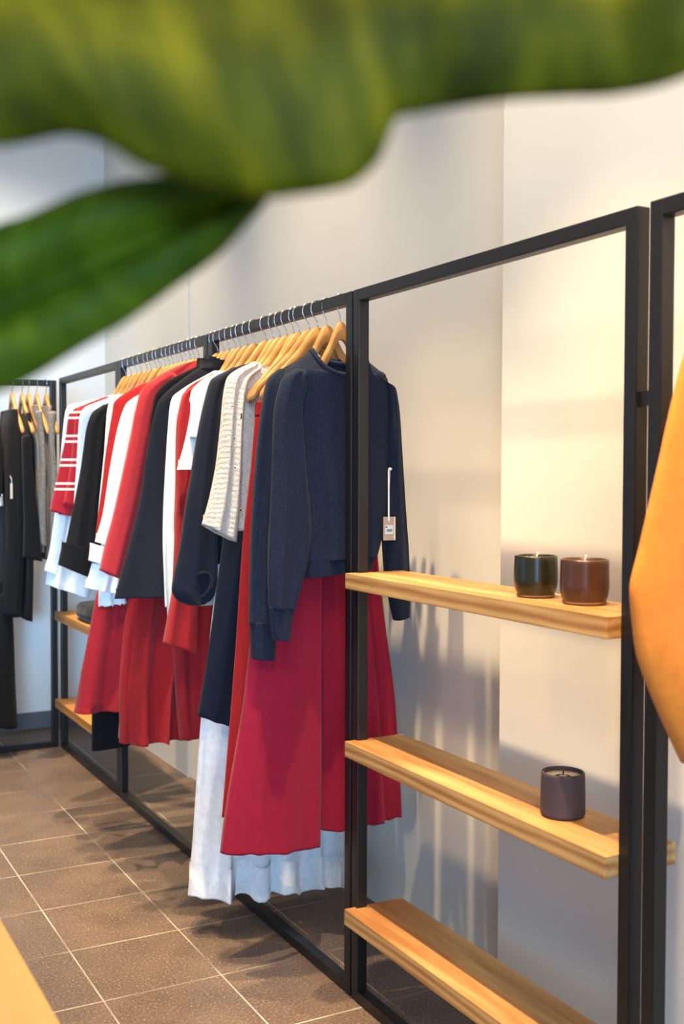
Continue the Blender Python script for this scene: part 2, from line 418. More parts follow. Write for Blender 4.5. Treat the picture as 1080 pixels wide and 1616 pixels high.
# ---------------------------------------------------------------- candles
def candle(x, y, z, prof, mat, label, wickdir, foot=True):
    t = thing('candle', (x, y, z), label, 'candle', 'candles on the oak shelves')
    bm = bmesh.new(); lathe(bm, [(r, z + h) for r, h in prof], x, y, 48); link('cup', bm, mat, t, True)
    rin = prof[-3][0] - 0.001
    wz = z + prof[-1][1] + (0.004 if foot else 0)
    return t, rin
def mug(x, y, z, h, rt, rm, rb, mat, label, foot, wax_drop, wick_tilt):
    t = thing('candle', (x, y, z), label, 'candle', 'candles on the oak shelves')
    outer = [(0, z + 0.003), (rb * 0.86, z + 0.003), (rb * 0.93, z), (rb * 0.99, z + 0.004), (rb, z + 0.008)]
    for i in range(1, 13):
        s = i / 12; outer.append((rb + (rm - rb) * min(1, (s * 3.2)) ** 0.6 if s < 0.32 else rm + (rt - rm) * ((s - 0.32) / 0.68) ** 1.6, z + 0.008 + (h - 0.011) * s))
    outer += [(rt - 0.0012, z + h - 0.0005), (rt - 0.003, z + h), (rt - 0.0048, z + h - 0.0015), (rt - 0.006, z + h - 0.012), (rt - 0.006, z + h - wax_drop - 0.006), (0, z + h - wax_drop - 0.006)]
    bm = bmesh.new(); lathe(bm, outer, x, y, 56); link('cup', bm, mat, t, True)
    if foot:
        bm = bmesh.new(); lathe(bm, [(rb * 0.80, z + 0.0005), (rb * 0.955, z + 0.0005), (rb * 1.002, z + 0.003), (rb * 1.004, z + 0.006), (rb * 0.9, z + 0.0062)], x, y, 56); link('foot_ring', bm, M['clay'], t, True)
    bm = bmesh.new(); zz = z + h - wax_drop
    lathe(bm, [(0, zz + 0.002), (rt * 0.35, zz), (rt * 0.7, zz - 0.001), (rt - 0.007, zz + 0.002), (rt - 0.007, zz - 0.005)], x, y, 40); link('wax', bm, M['wax'], t, True)
    bm = bmesh.new(); tube(bm, [(x, y, zz), (x + wick_tilt[0] * 0.4, y, zz + wick_tilt[1] * 0.6), (x + wick_tilt[0], y, zz + wick_tilt[1])], 0.0016, 6); link('wick', bm, M['wick'] if foot else M['soil'], t, True)
    return t
mug(1.424, 1.822, 1.1012, 0.085, 0.0435, 0.0450, 0.0385, M['cup_green'], 'glossy dark olive candle cup on the top oak shelf', True, 0.010, (0.006, 0.016))
mug(1.431, 1.680, 1.1012, 0.087, 0.0460, 0.0470, 0.042, M['cup_brown'], 'glossy brown candle cup on the top oak shelf nearest the post', True, 0.010, (0.003, 0.017))
mug(1.428, 1.735, 0.6742, 0.088, 0.0425, 0.0440, 0.0440, M['cup_grey'], 'matt slate grey candle pot alone on the middle oak shelf', False, 0.010, (0.001, 0.010))

# ---------------------------------------------------------------- hangers
HP = [(0.0, 1.747, .047), (.012, 1.7455, .047), (.025, 1.738, .047), (.04, 1.722, .046), (.055, 1.703, .045), (.075, 1.681, .042), (.10, 1.659, .038), (.13, 1.634, .033), (.155, 1.613, .030), (.168, 1.602, .025), (.174, 1.598, .027), (.19, 1.583, .027), (.202, 1.569, .022), (.207, 1.560, .012)]
def make_hanger(label, y, xc=1.38, turn=0.0, dz=0.0):
    t = thing('wooden_hanger', (0, 0, 0), label, 'hanger', 'wooden hangers on the rack rails')
    bm = bmesh.new()
    full = [(-x * 0.86, z, w) for x, z, w in HP[::-1]] + [(x * 0.86, z, w) for x, z, w in HP[1:]]
    rings = []
    for x, z, w_ in full:
        bow = -0.012 * (abs(x) / 0.178) ** 1.6; hy = 0.0065 if abs(x) < 0.13 else 0.0085
        if abs(x) > 0.175: hy = 0.004
        zt, zb = z, z - w_; c = 0.003
        ring = [(-hy + c, zt), (hy - c, zt), (hy, zt - c), (hy, zb + c), (hy - c, zb), (-hy + c, zb), (-hy, zb + c), (-hy, zt - c)]
        rings.append([bm.verts.new((x, bow + a, b)) for a, b in ring])
    for A, B in zip(rings, rings[1:]):
        for j in range(8): bm.faces.new((A[j], B[j], B[(j + 1) % 8], A[(j + 1) % 8]))
    bm.faces.new(rings[0]); bm.faces.new(rings[-1][::-1])
    link('hanger_arms', bm, M['hanger'], t, True)
    bm = bmesh.new()
    hk = [(0.023, 1.797), (0.0215, 1.810), (0.014, 1.8185), (0.0, 1.8205), (-0.014, 1.8175), (-0.0205, 1.806), (-0.021, 1.792), (-0.016, 1.780), (-0.004, 1.767), (0.0, 1.758), (0.0, 1.735)]
    tube(bm, [(a, 0, b) for a, b in hk], 0.0017, 8); link('hook', bm, M['steel'], t, True)
    return t
proto = make_hanger('', 0)
used = [False]
def hang(label, y, group='wooden hangers on the rack rails', x=1.38, turn=0.0, dz=0.0, sx=1.0):
    if not used[0]: t = proto; used[0] = True
    else:
        t = proto.copy(); COL.objects.link(t)
        for ch in proto.children:
            c = ch.copy(); COL.objects.link(c); c.parent = t
    t.location = (x, y, dz); t.rotation_euler = (0, 0, turn); t.scale.x = sx; t['label'] = label; t['category'] = 'hanger'; t['group'] = group
    return t
ORD = ['first', 'second', 'third', 'fourth', 'fifth', 'sixth', 'seventh', 'eighth', 'ninth', 'tenth', 'eleventh', 'twelfth', 'thirteenth', 'fourteenth', 'fifteenth', 'sixteenth', 'seventeenth', 'eighteenth']
carry = {0: 'carrying the nearest navy sweater', 1: 'carrying the second navy sweater', 2: 'with bare tip beside the navy sweaters', 3: 'with bare tip above the cream tweed top', 5: 'carrying the cream tweed top'}
for i, y in enumerate((2.590, 2.668, 2.722, 2.772, 2.838, 2.871, 2.917, 2.964, 3.008, 3.061, 3.147, 3.200, 3.255, 3.298, 3.350, 3.395, 3.450, 3.485)):
    hang('wooden hanger %s, %s behind the middle post' % (carry.get(i, 'with steel hook'), ORD[i]), y, 'wooden hangers on the near rail', turn=random.uniform(-0.05, 0.05), sx={0: 0.60, 1: 0.70, 5: 0.80, 8: 0.85, 13: 0.8, 14: 0.8, 15: 0.8, 16: 0.8, 17: 0.8}.get(i, 1.0 if i in (2, 3, 9) else 0.92))
for i, y in enumerate((3.62, 3.665, 3.70, 3.745, 3.785, 3.83, 3.875, 3.92, 3.965, 4.02, 4.07, 4.13, 4.18, 4.25, 4.31, 4.38, 4.45)):
    hang('wooden hanger with steel hook on the far rail, %s behind the rack joint' % ORD[i], y, 'wooden hangers on the far rail', turn=random.uniform(-0.06, 0.06), sx=1.0 if i == 9 else 0.78)
for i, x in enumerate((1.145, 1.192, 1.222, 1.262, 1.308)):
    hang('wooden hanger seen edge-on at the back wall, %s' % ('leftmost of five', 'second from the left', 'middle of five', 'above the left grey tweed jacket', 'above the right grey tweed jacket')[i], 5.515, 'wooden hangers on the back wall rail', x=x, turn=PI / 2, dz=-0.010)
hang('wooden hanger holding the rust orange top at the right edge', 1.19, 'wooden hangers on the near right rail')

# ---------------------------------------------------------------- clothes, near rail
def ringband(name, rows0, Y, th, dip, r, mat, parent):
    xl, zl, xr, zr = rows0; bm = bmesh.new(); pts = []
    for j in range(40):
        a = 2 * PI * j / 40; c, sn = math.cos(a), math.sin(a); c = math.copysign(abs(c) ** 0.75, c); h = (1 - c) / 2
        pts.append((xr + (xl - xr) * h, Y + th * math.copysign(abs(sn) ** 0.85, sn), zr + (zl - zr) * h - dip * max(0, -sn) ** 1.2 - dip * 0.35 * max(0, sn) ** 1.2))
    tube(bm, pts, r, 8, True); return link(name, bm, mat, parent, True)

g = garment('sweater', 'heathered navy knit sweater with white price tag, nearest the post', 'sweater', 2.59, 'navy sweaters')
rw = [(1.297, 1.669, 1.455, 1.654), (1.248, 1.635, 1.495, 1.627), (1.22, 1.602, 1.521, 1.6), (1.231, 1.525, 1.523, 1.526), (1.241, 1.428, 1.524, 1.429), (1.256, 1.331, 1.52, 1.331), (1.271, 1.216, 1.509, 1.212), (1.274, 1.151, 1.494, 1.151), (1.271, 1.126, 1.486, 1.131)]
cloth('body', rw, 2.59, (0.030, 0.042), M['navy_knit'], g, folds=(2, 0.006, 0.1), dip=0.055, cap=False)
ringband('collar', rw[0], 2.59, 0.030, 0.055, 0.0075, M['navy_knit'], g)
cloth('rib_hem', [(1.271, 1.135, 1.486, 1.139), (1.275, 1.107, 1.48, 1.118), (1.278, 1.082, 1.474, 1.099)], 2.59, 0.036, M['navy_knit'], g, cap=False, folds=(2, 0.004, 1))
cloth('sleeve', [(1.216, 1.606, 1.262, 1.595), (1.195, 1.583, 1.263, 1.569), (1.176, 1.506, 1.252, 1.5), (1.169, 1.331, 1.267, 1.331), (1.164, 1.236, 1.278, 1.218), (1.16, 1.156, 1.271, 1.137), (1.16, 1.076, 1.253, 1.072), (1.164, 1.012, 1.231, 1.005)], 2.56, (0.020, 0.030), M['navy_knit'], g, folds=(1.2, 0.006, 0.3))
cloth('cuff', [(1.164, 1.015, 1.231, 1.009), (1.169, 0.972, 1.222, 0.969), (1.175, 0.933, 1.217, 0.927)], 2.56, 0.022, M['navy_knit'], g)
cloth('sleeve', [(1.465, 1.616, 1.508, 1.601), (1.491, 1.603, 1.528, 1.581), (1.508, 1.584, 1.54, 1.578), (1.516, 1.5, 1.552, 1.518), (1.509, 1.398, 1.562, 1.399), (1.506, 1.263, 1.573, 1.262), (1.51, 1.161, 1.582, 1.159), (1.521, 1.05, 1.588, 1.047)], 2.585, (0.02, 0.032), M['navy_knit'], g, folds=(1.2, 0.005, 0.3))
cloth('cuff', [(1.52, 1.058, 1.588, 1.056), (1.531, 1.007, 1.589, 1.007), (1.545, 0.956, 1.587, 0.966)], 2.585, 0.024, M['navy_knit'], g)

g = garment('sweater', 'navy knit sweater hanging second, behind the nearest navy sweater', 'sweater', 2.675, 'navy sweaters')
cloth('body', [(1.312, 1.658, 1.448, 1.658), (1.251, 1.626, 1.509, 1.626), (1.22, 1.598, 1.54, 1.598), (1.227, 1.496, 1.533, 1.496), (1.242, 1.364, 1.518, 1.364), (1.26, 1.163, 1.5, 1.163)], 2.675, (0.018, 0.025), M['navy_knit'], g, cap=True)
cloth('sleeve', [(1.233, 1.619, 1.28, 1.601), (1.205, 1.585, 1.269, 1.58), (1.184, 1.462, 1.255, 1.457), (1.171, 1.33, 1.248, 1.33), (1.162, 1.182, 1.24, 1.18), (1.159, 1.034, 1.237, 1.021), (1.159, 0.959, 1.23, 0.95)], 2.672, (0.02, 0.028), M['navy_knit'], g, folds=(1.2, 0.006, 0.3))
cloth('cuff', [(1.159, 0.967, 1.23, 0.958), (1.161, 0.917, 1.23, 0.909), (1.162, 0.869, 1.226, 0.861)], 2.672, 0.024, M['navy_knit'], g)

g = garment('culottes', 'crimson pleated wide culottes hanging below the navy sweaters', 'culottes', 2.735)
cloth('waistband', [(1.254, 1.559, 1.542, 1.569), (1.251, 1.516, 1.547, 1.525)], 2.735, 0.014, M['crimson'], g)
cloth('leg', [(1.254, 1.52, 1.399, 1.524), (1.228, 1.33, 1.398, 1.33), (1.205, 1.093, 1.394, 1.086), (1.182, 0.891, 1.393, 0.885), (1.161, 0.723, 1.393, 0.718), (1.13, 0.556, 1.394, 0.55), (1.108, 0.424, 1.392, 0.418), (1.099, 0.349, 1.39, 0.324)], 2.725, (0.012, 0.040), M['crimson'], g, folds=(1.4, 0.007, 0.1), pleats=((0.30, 0.03, -0.006),), M_=100, hem=0.0015)
cloth('leg', [(1.417, 1.526, 1.564, 1.53), (1.417, 1.33, 1.581, 1.329), (1.418, 1.083, 1.603, 1.076), (1.42, 0.87, 1.629, 0.892), (1.423, 0.692, 1.655, 0.724), (1.423, 0.513, 1.671, 0.538), (1.423, 0.423, 1.679, 0.425), (1.423, 0.348, 1.683, 0.354)], 2.775, (0.012, 0.035), M['crimson'], g, folds=(2.2, 0.010, 0.2), pleats=((0.30, 0.05, -0.012), (0.75, 0.03, 0.02)), M_=100, hem=0.002)

g = garment('skirt', 'scarlet long skirt seen as a narrow strip beside the crimson culottes', 'skirt', 2.825, 'red skirts')
cloth('waistband', [(1.242, 1.548, 1.449, 1.555), (1.238, 1.51, 1.453, 1.516)], 2.825, 0.010, M['redskirt'], g)
cloth('skirt_panel', [(1.24, 1.512, 1.453, 1.517), (1.227, 1.364, 1.47, 1.365), (1.203, 1.161, 1.512, 1.153), (1.18, 0.844, 1.546, 0.853), (1.156, 0.567, 1.568, 0.555), (1.142, 0.411, 1.577, 0.405)], 2.825, (0.010, 0.020), M['redskirt'], g, folds=(3, 0.006, 0.2))

g = garment('blouse', 'cream tweed boxy blouse with wide three-quarter sleeves', 'blouse', 2.871)
rw = [(1.264, 1.661, 1.496, 1.661), (1.232, 1.648, 1.528, 1.648), (1.207, 1.63, 1.553, 1.63), (1.205, 1.539, 1.555, 1.539), (1.205, 1.399, 1.555, 1.399), (1.205, 1.294, 1.555, 1.294), (1.209, 1.192, 1.551, 1.192)]
cloth('body', rw, 2.871, (0.016, 0.022), M['tweed'], g, cap=False, dip=0.03, folds=(3, 0.003, 0.3))
cloth('sleeve', [(1.234, 1.654, 1.268, 1.638), (1.193, 1.634, 1.246, 1.623), (1.168, 1.611, 1.23, 1.601), (1.157, 1.562, 1.219, 1.556), (1.148, 1.467, 1.211, 1.462), (1.135, 1.364, 1.208, 1.355), (1.116, 1.277, 1.202, 1.259), (1.096, 1.212, 1.192, 1.163)], 2.85, (0.012, 0.036), M['tweed'], g, folds=(1.5, 0.006, 0.5))

g = garment('trousers', 'dark navy wide-leg trousers above the white maxi skirt hem', 'trousers', 2.964)
cloth('waistband', [(1.266, 1.546, 1.494, 1.546), (1.264, 1.51, 1.496, 1.51)], 2.964, 0.012, M['navy'], g)
cloth('leg', [(1.264, 1.513, 1.376, 1.516), (1.232, 1.328, 1.36, 1.328), (1.201, 1.148, 1.352, 1.144), (1.174, 0.959, 1.315, 0.951), (1.151, 0.807, 1.272, 0.794), (1.126, 0.665, 1.226, 0.624)], 2.964, (0.012, 0.026), M['navy'], g, folds=(1.5, 0.006, 0.3))
cloth('leg', [(1.376, 1.516, 1.564, 1.521), (1.376, 1.328, 1.575, 1.328), (1.356, 1.144, 1.586, 1.137), (1.346, 0.95, 1.598, 0.945), (1.336, 0.793, 1.605, 0.791), (1.328, 0.645, 1.61, 0.645)], 2.965, (0.012, 0.022), M['navy'], g, folds=(1.5, 0.006, 0.3))

g = garment('blouse', 'dark navy blouse with a gathered balloon sleeve and round cuff', 'blouse', 3.055)
cloth('body', [(1.319, 1.677, 1.441, 1.677), (1.274, 1.662, 1.486, 1.662), (1.239, 1.638, 1.521, 1.638), (1.229, 1.586, 1.531, 1.586), (1.224, 1.439, 1.536, 1.439), (1.222, 1.253, 1.538, 1.253), (1.218, 1.086, 1.542, 1.086)], 3.055, (0.014, 0.020), M['navy'], g, folds=(2, 0.004, 0.4))
cloth('sleeve', [(1.25, 1.654, 1.29, 1.639), (1.207, 1.632, 1.258, 1.619), (1.189, 1.613, 1.242, 1.604), (1.17, 1.547, 1.226, 1.539), (1.15, 1.455, 1.22, 1.447), (1.133, 1.355, 1.216, 1.346), (1.115, 1.255, 1.214, 1.243), (1.098, 1.143, 1.212, 1.129), (1.08, 1.057, 1.21, 1.042), (1.075, 1.017, 1.202, 1.004), (1.09, 0.989, 1.19, 0.986), (1.12, 0.973, 1.167, 0.976)], 3.035, (0.012, 0.040), M['navy'], g, folds=(1.3, 0.007, 0.4), close=True, inner=0)
cc = [(1.108, 1.032, 1.182, 1.029)][0]
ccx, ccz, crx = (cc[0] + cc[2]) / 2, (cc[1] + cc[3]) / 2, (cc[2] - cc[0]) / 2
bm = bmesh.new(); rings = []
for f, dy, up_ in ((1.12, 0.022, 0.0), (1.10, -0.004, 0.0), (1.0, -0.010, 0.0), (0.88, -0.006, 0.0), (0.80, 0.012, 0.006), (0.70, 0.045, 0.02), (0.5, 0.06, 0.03)):
    rings.append([bm.verts.new((ccx + crx * f * math.cos(2 * PI * j / 40), 3.007 + dy + 0.004 * math.sin(6 * PI * j / 40), ccz + 0.036 * f * math.sin(2 * PI * j / 40) + 0.010 * f * math.cos(2 * PI * j / 40) + up_)) for j in range(40)])
for A, B in zip(rings, rings[1:]):
    for j in range(40): bm.faces.new((A[j], B[j], B[(j + 1) % 40], A[(j + 1) % 40]))
bm.faces.new(rings[-1]); link('cuff', bm, M['navy'], g, True)

g = garment('skirt', 'white gauze maxi skirt with rippled hem near the floor', 'skirt', 3.07, 'white skirts')
cloth('waistband', [(1.285, 1.477, 1.475, 1.477), (1.281, 1.44, 1.479, 1.44)], 3.07, 0.012, M['white'], g)
cloth('skirt_panel', [(1.281, 1.444, 1.489, 1.447), (1.244, 1.253, 1.532, 1.25), (1.212, 0.955, 1.599, 0.944), (1.174, 0.627, 1.644, 0.613), (1.16, 0.454, 1.663, 0.43), (1.148, 0.283, 1.677, 0.257), (1.138, 0.176, 1.682, 0.145), (1.132, 0.113, 1.687, 0.071)], 3.07, (0.012, 0.075), M['white'], g, folds=(5.5, 0.020, 0.05), hem=0.008, M_=160, inner=0.1)

g = garment('tee', 'white cap-sleeved tee hanging in front of the red bell-sleeved blouse', 'top', 3.122)
cloth('body', [(1.252, 1.652, 1.508, 1.652), (1.205, 1.631, 1.555, 1.631), (1.177, 1.604, 1.583, 1.604), (1.16, 1.569, 1.6, 1.569), (1.165, 1.547, 1.595, 1.547), (1.156, 1.493, 1.604, 1.493), (1.144, 1.441, 1.616, 1.441), (1.13, 1.392, 1.63, 1.392), (1.12, 1.361, 1.64, 1.361)], 3.122, (0.010, 0.014), M['white'], g, folds=(2, 0.004, 0.3))
cloth('sleeve', [(1.19, 1.622, 1.227, 1.605), (1.162, 1.591, 1.213, 1.578), (1.16, 1.532, 1.205, 1.522), (1.158, 1.456, 1.197, 1.449)], 3.112, (0.010, 0.022), M['white'], g)

g = garment('blouse', 'bright red blouse with a flared bell sleeve', 'blouse', 3.185)
cloth('body', [(1.256, 1.653, 1.504, 1.653), (1.197, 1.622, 1.563, 1.622), (1.167, 1.594, 1.593, 1.594), (1.153, 1.554, 1.607, 1.554), (1.143, 1.508, 1.617, 1.508), (1.139, 1.425, 1.621, 1.425), (1.138, 1.319, 1.622, 1.319), (1.134, 1.179, 1.626, 1.179), (1.144, 1.003, 1.616, 1.003)], 3.185, (0.012, 0.018), M['redskirt'], g, folds=(2, 0.004, 0.4))
cloth('sleeve', [(1.187, 1.609, 1.227, 1.602), (1.158, 1.584, 1.207, 1.578), (1.144, 1.508, 1.202, 1.502), (1.138, 1.402, 1.198, 1.395), (1.136, 1.289, 1.196, 1.281), (1.132, 1.157, 1.2, 1.149), (1.127, 1.052, 1.204, 1.042), (1.123, 0.996, 1.204, 0.98), (1.109, 0.92, 1.201, 0.896), (1.095, 0.847, 1.197, 0.808)], 3.178, (0.012, 0.030), M['redskirt'], g, folds=(1.2, 0.007, 0.4))

g = garment('blouse', 'long ivory blouse hanging between the red blouse and black coats', 'blouse', 3.25)
cloth('body', [(1.288, 1.669, 1.472, 1.669), (1.213, 1.627, 1.547, 1.627), (1.175, 1.602, 1.585, 1.602), (1.154, 1.584, 1.606, 1.584), (1.144, 1.551, 1.616, 1.551), (1.136, 1.461, 1.624, 1.461), (1.13, 1.372, 1.63, 1.372), (1.123, 1.247, 1.637, 1.247), (1.121, 1.14, 1.639, 1.14), (1.125, 1.02, 1.635, 1.02), (1.128, 0.944, 1.632, 0.944)], 3.25, (0.012, 0.020), M['ivory'], g, folds=(2, 0.005, 0.4))
cloth('sleeve', [(1.173, 1.596, 1.205, 1.582), (1.149, 1.537, 1.189, 1.529), (1.136, 1.365, 1.176, 1.357), (1.127, 1.153, 1.168, 1.152), (1.129, 0.999, 1.166, 0.997), (1.135, 0.896, 1.161, 0.891)], 3.24, (0.01, 0.022), M['ivory'], g)

g = garment('coat', 'off-black A-line coat with stand collar, nearer of two', 'coat', 3.34, 'black coats on the near rail')
cloth('collar', [(1.302, 1.727, 1.458, 1.727), (1.29, 1.702, 1.47, 1.702), (1.272, 1.682, 1.488, 1.682)], 3.34, 0.020, M['blackcoat'], g, cap=False, dip=0.02)
cloth('body', [(1.281, 1.69, 1.479, 1.69), (1.239, 1.662, 1.521, 1.662), (1.18, 1.618, 1.58, 1.618), (1.141, 1.577, 1.619, 1.577), (1.126, 1.53, 1.634, 1.53), (1.11, 1.463, 1.65, 1.463), (1.097, 1.39, 1.663, 1.39), (1.085, 1.3, 1.675, 1.3), (1.06, 1.189, 1.7, 1.189), (1.036, 1.102, 1.724, 1.102), (1.015, 1.03, 1.745, 1.03), (0.997, 0.967, 1.763, 0.967)], 3.34, (0.014, 0.040), M['blackcoat'], g, folds=(2.5, 0.010, 0.1))
g = garment('coat', 'black coat mostly hidden behind the off-black A-line coat', 'coat', 3.42, 'black coats on the near rail')
cloth('collar', [(1.329, 1.74, 1.431, 1.74), (1.312, 1.714, 1.448, 1.714), (1.29, 1.693, 1.47, 1.693)], 3.42, 0.016, M['black'], g, cap=False, dip=0.02)
cloth('body', [(1.299, 1.699, 1.461, 1.699), (1.251, 1.675, 1.509, 1.675), (1.196, 1.644, 1.564, 1.644), (1.158, 1.603, 1.602, 1.603), (1.145, 1.546, 1.615, 1.546), (1.134, 1.466, 1.626, 1.466), (1.121, 1.365, 1.639, 1.365), (1.102, 1.245, 1.658, 1.245), (1.077, 1.125, 1.683, 1.125), (1.06, 1.006, 1.7, 1.006)], 3.42, (0.012, 0.020), M['black'], g, folds=(2, 0.006, 0.1))

# ---------------------------------------------------------------- clothes, far rail
g = garment('coat', 'brick red collarless wool coat at the near end of the far rail', 'coat', 3.62)
cloth('body', [(1.377, 1.739, 1.383, 1.739), (1.324, 1.724, 1.436, 1.724), (1.243, 1.684, 1.517, 1.684), (1.173, 1.628, 1.587, 1.628), (1.155, 1.556, 1.605, 1.556), (1.142, 1.492, 1.618, 1.492), (1.119, 1.387, 1.641, 1.387), (1.097, 1.282, 1.663, 1.282), (1.08, 1.194, 1.68, 1.194), (1.062, 1.114, 1.698, 1.114), (1.049, 1.027, 1.711, 1.027)], 3.62, (0.014, 0.028), M['redcoat'], g, folds=(2, 0.006, 0.2))
cloth('sleeve', [(1.245, 1.685, 1.294, 1.657), (1.175, 1.635, 1.241, 1.617), (1.148, 1.555, 1.214, 1.544), (1.135, 1.487, 1.201, 1.476), (1.113, 1.387, 1.183, 1.377), (1.089, 1.282, 1.165, 1.273), (1.068, 1.195, 1.143, 1.181), (1.046, 1.116, 1.121, 1.097), (1.027, 1.033, 1.095, 1.001)], 3.60, (0.014, 0.034), M['redcoat'], g, folds=(1.2, 0.005, 0.3))

g = garment('shirt', 'white shirt with turned-back cuff beside the brick red coat', 'shirt', 3.71, 'white shirts on the far rail')
cloth('body', [(1.371, 1.71, 1.389, 1.71), (1.265, 1.661, 1.495, 1.661), (1.199, 1.62, 1.561, 1.62), (1.159, 1.588, 1.601, 1.588), (1.13, 1.495, 1.63, 1.495), (1.103, 1.362, 1.657, 1.362), (1.08, 1.201, 1.68, 1.201), (1.058, 1.088, 1.702, 1.088), (1.04, 1.013, 1.72, 1.013), (1.032, 0.96, 1.728, 0.96)], 3.71, (0.012, 0.024), M['ivory'], g, folds=(2, 0.005, 0.4))
cloth('sleeve', [(1.212, 1.63, 1.252, 1.615), (1.149, 1.587, 1.212, 1.574), (1.118, 1.499, 1.176, 1.487), (1.091, 1.362, 1.148, 1.349), (1.067, 1.212, 1.126, 1.198), (1.04, 1.121, 1.095, 1.104)], 3.70, (0.012, 0.028), M['ivory'], g, folds=(1.2, 0.004, 0.4))
cloth('cuff', [(1.02, 1.118, 1.087, 1.095), (1.018, 1.09, 1.083, 1.067), (1.014, 1.059, 1.074, 1.039)], 3.69, 0.032, M['ivory'], g)
cloth('shirt_tail', [(1.027, 1.051, 1.125, 1.032), (1.014, 1.005, 1.125, 0.989), (1.001, 0.969, 1.116, 0.94)], 3.70, (0.026, 0.03), M['white'], g, folds=(2, 0.006, 0.6))
g = garment('shirt', 'white shirt with only its hem showing under the brick red coat', 'shirt', 3.77, 'white shirts on the far rail')
cloth('body', [(1.355, 1.68, 1.405, 1.68), (1.262, 1.643, 1.498, 1.643), (1.205, 1.586, 1.555, 1.586), (1.161, 1.41, 1.599, 1.41), (1.12, 1.192, 1.64, 1.192), (1.088, 1.018, 1.672, 1.018), (1.072, 0.953, 1.191, 0.958), (1.07, 0.894, 1.168, 0.902)], 3.77, (0.012, 0.026), M['white'], g, folds=(2, 0.006, 0.4), hem=0.003)

g = garment('blouse', 'red blouse between the white shirt and a wooden hanger tip', 'blouse', 3.84)
cloth('body', [(1.338, 1.696, 1.422, 1.696), (1.239, 1.663, 1.521, 1.663), (1.154, 1.608, 1.606, 1.608), (1.14, 1.559, 1.62, 1.559), (1.117, 1.424, 1.643, 1.424), (1.103, 1.311, 1.657, 1.311), (1.087, 1.196, 1.673, 1.196), (1.077, 1.112, 1.683, 1.112)], 3.84, (0.012, 0.022), M['redskirt'], g, folds=(2, 0.004, 0.3))
g = garment('blouse', 'thin ivory blouse edge between the red blouse and black sweater', 'blouse', 3.91)
cloth('body', [(1.29, 1.676, 1.47, 1.676), (1.196, 1.627, 1.564, 1.627), (1.147, 1.594, 1.613, 1.594), (1.131, 1.425, 1.629, 1.425), (1.111, 1.236, 1.649, 1.236), (1.102, 1.13, 1.658, 1.13)], 3.91, (0.012, 0.018), M['ivory'], g)

g = garment('sweater', 'black roll-neck sweater with deep turned cuff on the far rail', 'sweater', 4.06)
cloth('collar', [(1.281, 1.67, 1.479, 1.67), (1.269, 1.646, 1.491, 1.646), (1.252, 1.622, 1.508, 1.622)], 4.06, 0.022, M['black'], g, cap=False, dip=0.015)
cloth('body', [(1.266, 1.646, 1.494, 1.646), (1.213, 1.621, 1.547, 1.621), (1.165, 1.596, 1.595, 1.596), (1.132, 1.562, 1.628, 1.562), (1.122, 1.506, 1.638, 1.506), (1.112, 1.362, 1.648, 1.362), (1.102, 1.228, 1.658, 1.228), (1.097, 1.088, 1.663, 1.088), (1.094, 1.014, 1.666, 1.014)], 4.06, (0.014, 0.022), M['black'], g, folds=(2, 0.004, 0.3))
cloth('sleeve', [(1.159, 1.597, 1.202, 1.573), (1.124, 1.57, 1.178, 1.553), (1.103, 1.51, 1.164, 1.497), (1.081, 1.362, 1.154, 1.349), (1.057, 1.24, 1.141, 1.228), (1.034, 1.13, 1.134, 1.107), (1.026, 1.087, 1.129, 1.065)], 4.04, (0.012, 0.034), M['black'], g, folds=(1.2, 0.005, 0.3))
cloth('cuff', [(1.01, 1.104, 1.131, 1.068), (1.008, 1.079, 1.128, 1.047), (1.001, 1.047, 1.116, 1.008), (0.996, 1.022, 1.107, 0.971)], 4.03, 0.036, M['black'], g)

g = garment('blouse', 'white blouse between the black sweater and red striped sweater', 'blouse', 4.15)
cloth('body', [(1.255, 1.651, 1.505, 1.651), (1.191, 1.625, 1.569, 1.625), (1.128, 1.597, 1.632, 1.597), (1.107, 1.556, 1.653, 1.556), (1.096, 1.396, 1.664, 1.396), (1.086, 1.256, 1.674, 1.256), (1.078, 1.119, 1.682, 1.119)], 4.15, (0.012, 0.020), M['white'], g)
g = garment('sweater', 'red sweater with paired cream stripes on the sleeves', 'sweater', 4.24)
cloth('body', [(1.267, 1.657, 1.493, 1.657), (1.192, 1.63, 1.568, 1.63), (1.109, 1.589, 1.651, 1.589), (1.099, 1.531, 1.661, 1.531), (1.089, 1.464, 1.671, 1.464), (1.069, 1.319, 1.691, 1.319), (1.059, 1.223, 1.701, 1.223), (1.049, 1.195, 1.711, 1.195)], 4.24, (0.012, 0.018), M['stripe'], g)
cloth('sleeve', [(1.136, 1.603, 1.17, 1.585), (1.114, 1.583, 1.156, 1.572), (1.102, 1.487, 1.141, 1.478), (1.087, 1.367, 1.128, 1.358), (1.06, 1.233, 1.11, 1.223)], 4.215, (0.010, 0.022), M['stripe'], g)
cloth('sleeve', [(1.114, 1.596, 1.143, 1.58), (1.092, 1.572, 1.138, 1.561), (1.079, 1.483, 1.133, 1.471), (1.052, 1.362, 1.122, 1.348), (1.035, 1.283, 1.112, 1.266), (1.018, 1.209, 1.097, 1.187)], 4.24, (0.012, 0.030), M['stripe'], g, folds=(1.2, 0.005, 0.3))

